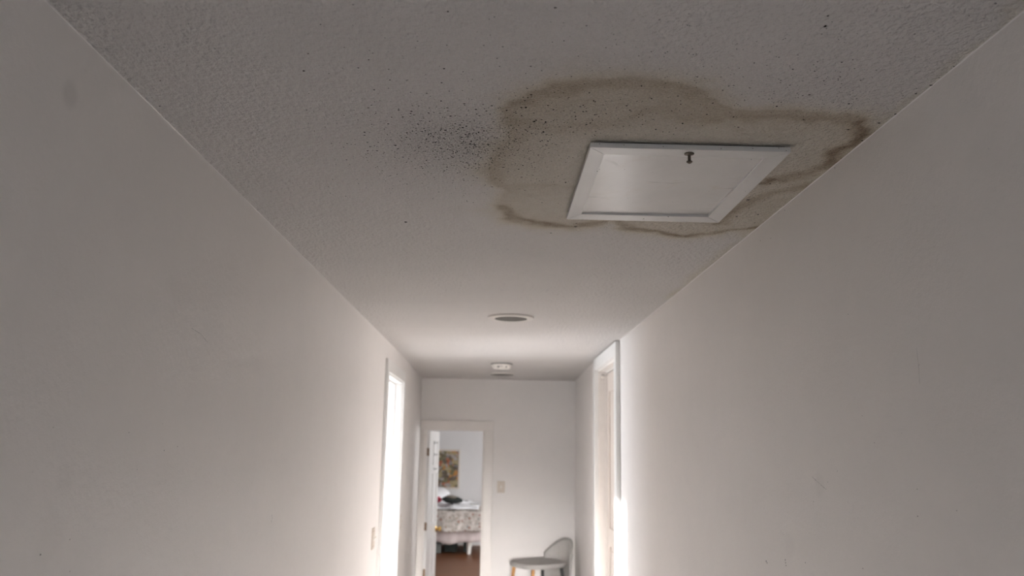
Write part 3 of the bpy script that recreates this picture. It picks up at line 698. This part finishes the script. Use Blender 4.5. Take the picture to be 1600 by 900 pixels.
def cushion(name, loc, size, rot, mat, label, cat, seed=0, group=None, puff=2.4):
    r_ = random.Random(seed); ph = [r_.random() * 6 for _ in range(6)]
    m = MB()
    def fn(u, v):
        th = u * 2 * math.pi; p = (v - .5) * math.pi
        c = math.cos(p); k = abs(c) ** .55
        sx_, sy_ = sq(th, 1, 1, 3.4)
        wr = 1 + .06 * math.sin(th * 3 + ph[0]) * k + .05 * math.sin(th * 5 + ph[1])
        z = math.sin(p) * (1 - .28 * math.hypot(sx_ * k, sy_ * k) ** puff) + .10 * math.sin(sx_ * 4 * k + ph[2]) * math.cos(sy_ * 3 * k + ph[3])
        return (sx_ * k * wr * size[0] / 2, sy_ * k * wr * size[1] / 2, z * size[2] / 2)
    m.grid(40, 15, fn, True); o = m.build(name, mat, None, smooth=True); o.location = loc; o.rotation_euler = rot
    return tag(o, label, cat, group)
# crumpled white duvet pushed along the back of the bed
m = MB()
def duvet(u, v):
    x = -2.1 + u * 1.90; y = 14.42 + v * 0.98; e = min(u, 1 - u, v * .8, 1 - v) * 7; e = min(1, max(0, e)) ** .5
    z = .722 + e * (.035 + .032 * math.sin(x * 9 + y * 5) * math.sin(y * 11 - x * 3) + .022 * math.sin(x * 23 + 2 * math.sin(y * 9)) + .05 * v)
    return (x, y + .02 * math.sin(x * 14), z)
m.grid(90, 40, duvet); o = m.build('duvet', M['linen'], None, smooth=True, solid=.012); tag(o, 'rumpled white duvet spread on top of the quilt', 'duvet')
cushion('pillow', (-1.02, 15.05, .93), (.55, .40, .16), (R(20), R(-6), R(12)), M['linen'], 'white pillow lying on the rumpled duvet', 'pillow', 3)
M['red'] = plain('pink_red_cotton', (0.62, 0.08, 0.13), .8, .1, var=.25, scale=40)
M['dark_cloth'] = plain('black_grey_cloth', (0.035, 0.04, 0.038), .8, .1, var=.5, scale=30)
M['grey_cloth'] = plain('khaki_grey_cloth', (0.22, 0.20, 0.17), .8, .1, var=.3, scale=40)
cushion('stuffed_toy', (-0.90, 14.58, .86), (.12, .10, .10), (0, 0, .4), M['red'], 'small pink red bundle on the white duvet', 'bundle', 5)
bag = cushion('folded_clothes', (-0.655, 14.50, .865), (.34, .22, .12), (0, R(4), R(8)), M['dark_cloth'], 'heap of black and grey clothes on the white duvet', 'clothes', 9)
c2 = cushion('fold', (0, 0, 0), (.17, .15, .055), (0, 0, 0), M['grey_cloth'], None, None, 12); c2.parent = bag; c2.location = (-.02, -.05, .05)
book = empty('book', (-0.215 - .06, 14.50, .79), R(8)); tag(book, 'thin dark grey book on the duvet near the foot of the bed', 'book')
M['book'] = plain('slate_book_cover', (0.13, 0.14, 0.15), .5, .3); M['paper'] = plain('book_paper', (.7, .68, .62), .8, .1)
for nm, lo, hi, mt in (('cover', (-.075, -.055, 0), (.075, .055, .003), 'book'), ('pages', (-.071, -.052, .003), (.073, .052, .013), 'paper'), ('cover', (-.075, -.055, .013), (.075, .055, .016), 'book')):
    m = MB(); m.box(lo, hi, .001, 1); m.build(nm, M[mt], book)
# grey storage box below the bed, then black boxes added to darken it
M['box'] = plain('grey_storage_plastic', (.22, .24, .24), .5, .3)
st = empty('storage_box', (-1.02, 14.62, 0), R(4)); tag(st, 'grey storage box in the shadow under the bed', 'box')
m = MB(); m.box((-.2, -.18, 0), (.2, .18, .13), .015, 2); m.build('tub', M['box'], st, smooth=True)
m = MB(); m.box((-.21, -.19, .13), (.21, .19, .15), .008, 2); m.build('lid', M['box'], st, smooth=True)

for lab, bx_, wd, dp in (('long black box added to darken the middle under the bed', -0.66, .22, .40), ('long black box added to darken the space under the foot of the bed', -0.40, .08, .34)):
    st = empty('storage_box', (bx_, 14.80, 0)); tag(st, lab, 'box')
    m = MB(); m.box((-wd / 2, -dp / 2, 0), (wd / 2, dp / 2, .17), .012, 2); m.build('tub', M['dark_cloth'], st, smooth=True)
    m = MB(); m.box((-wd / 2 - .006, -dp / 2 - .006, .17), (wd / 2 + .006, dp / 2 + .006, .188), .006, 2); m.build('lid', M['dark_cloth'], st, smooth=True)
# picture on the bedroom wall
def art_mat():
    t = NT('abstract_painting', .6, .2); co = t.coord()
    n = t.noise(6, 3, .6); 
    w = t.n.new('ShaderNodeVectorMath'); w.operation = 'ADD'; t.l(co, w.inputs[0])
    sc_ = t.n.new('ShaderNodeVectorMath'); sc_.operation = 'SCALE'; t.l(n.outputs['Color'], sc_.inputs[0]); sc_.inputs['Scale'].default_value = .22; t.l(sc_.outputs[0], w.inputs[1])
    v = t.n.new('ShaderNodeTexVoronoi'); v.inputs['Scale'].default_value = 14; t.l(w.outputs[0], v.inputs['Vector'])
    sep = t.n.new('ShaderNodeSeparateColor'); t.l(v.outputs['Color'], sep.inputs[0])
    c = t.ramp(sep.outputs[1], [(0, (.04, .05, .06)), (.16, (.34, .07, .04)), (.32, (.34, .30, .18)), (.48, (.07, .10, .06)), (.62, (.34, .34, .36)), (.76, (.46, .19, .04)), (.88, (.14, .18, .24))], 'CONSTANT')
    n2 = t.noise(30, 4, .7)
    t.color(t.mix(.35, c, t.ramp(n2.outputs[0], [(.3, (.05, .05, .045)), (.5, (.34, .22, .10)), (.7, (.42, .40, .36))]))); return t.m
M['art'] = art_mat(); M['pic_frame'] = plain('pale_picture_frame', (.62, .56, .50), .5, .3)
px0, px1, pz0, pz1 = -1.10, -0.575, 0.985, 1.69
pic = empty('framed_picture', ((px0 + px1) / 2, BY, (pz0 + pz1) / 2)); tag(pic, 'colourful abstract picture in pale frame on the bedroom wall', 'picture')
hw, hh, fw = (px1 - px0) / 2, (pz1 - pz0) / 2, .03
for lo, hi in (((-hw, -hh), (-hw + fw, hh)), ((hw - fw, -hh), (hw, hh)), ((-hw + fw, hh - fw), (hw - fw, hh)), ((-hw + fw, -hh), (hw - fw, -hh + fw))):
    m = MB(); m.box((lo[0], -.025, lo[1]), (hi[0], 0, hi[1]), .003, 1); m.build('frame_side', M['pic_frame'], pic)
m = MB(); m.box((-hw + fw, -.014, -hh + fw), (hw - fw, -.002, hh - fw)); m.build('canvas', M['art'], pic)
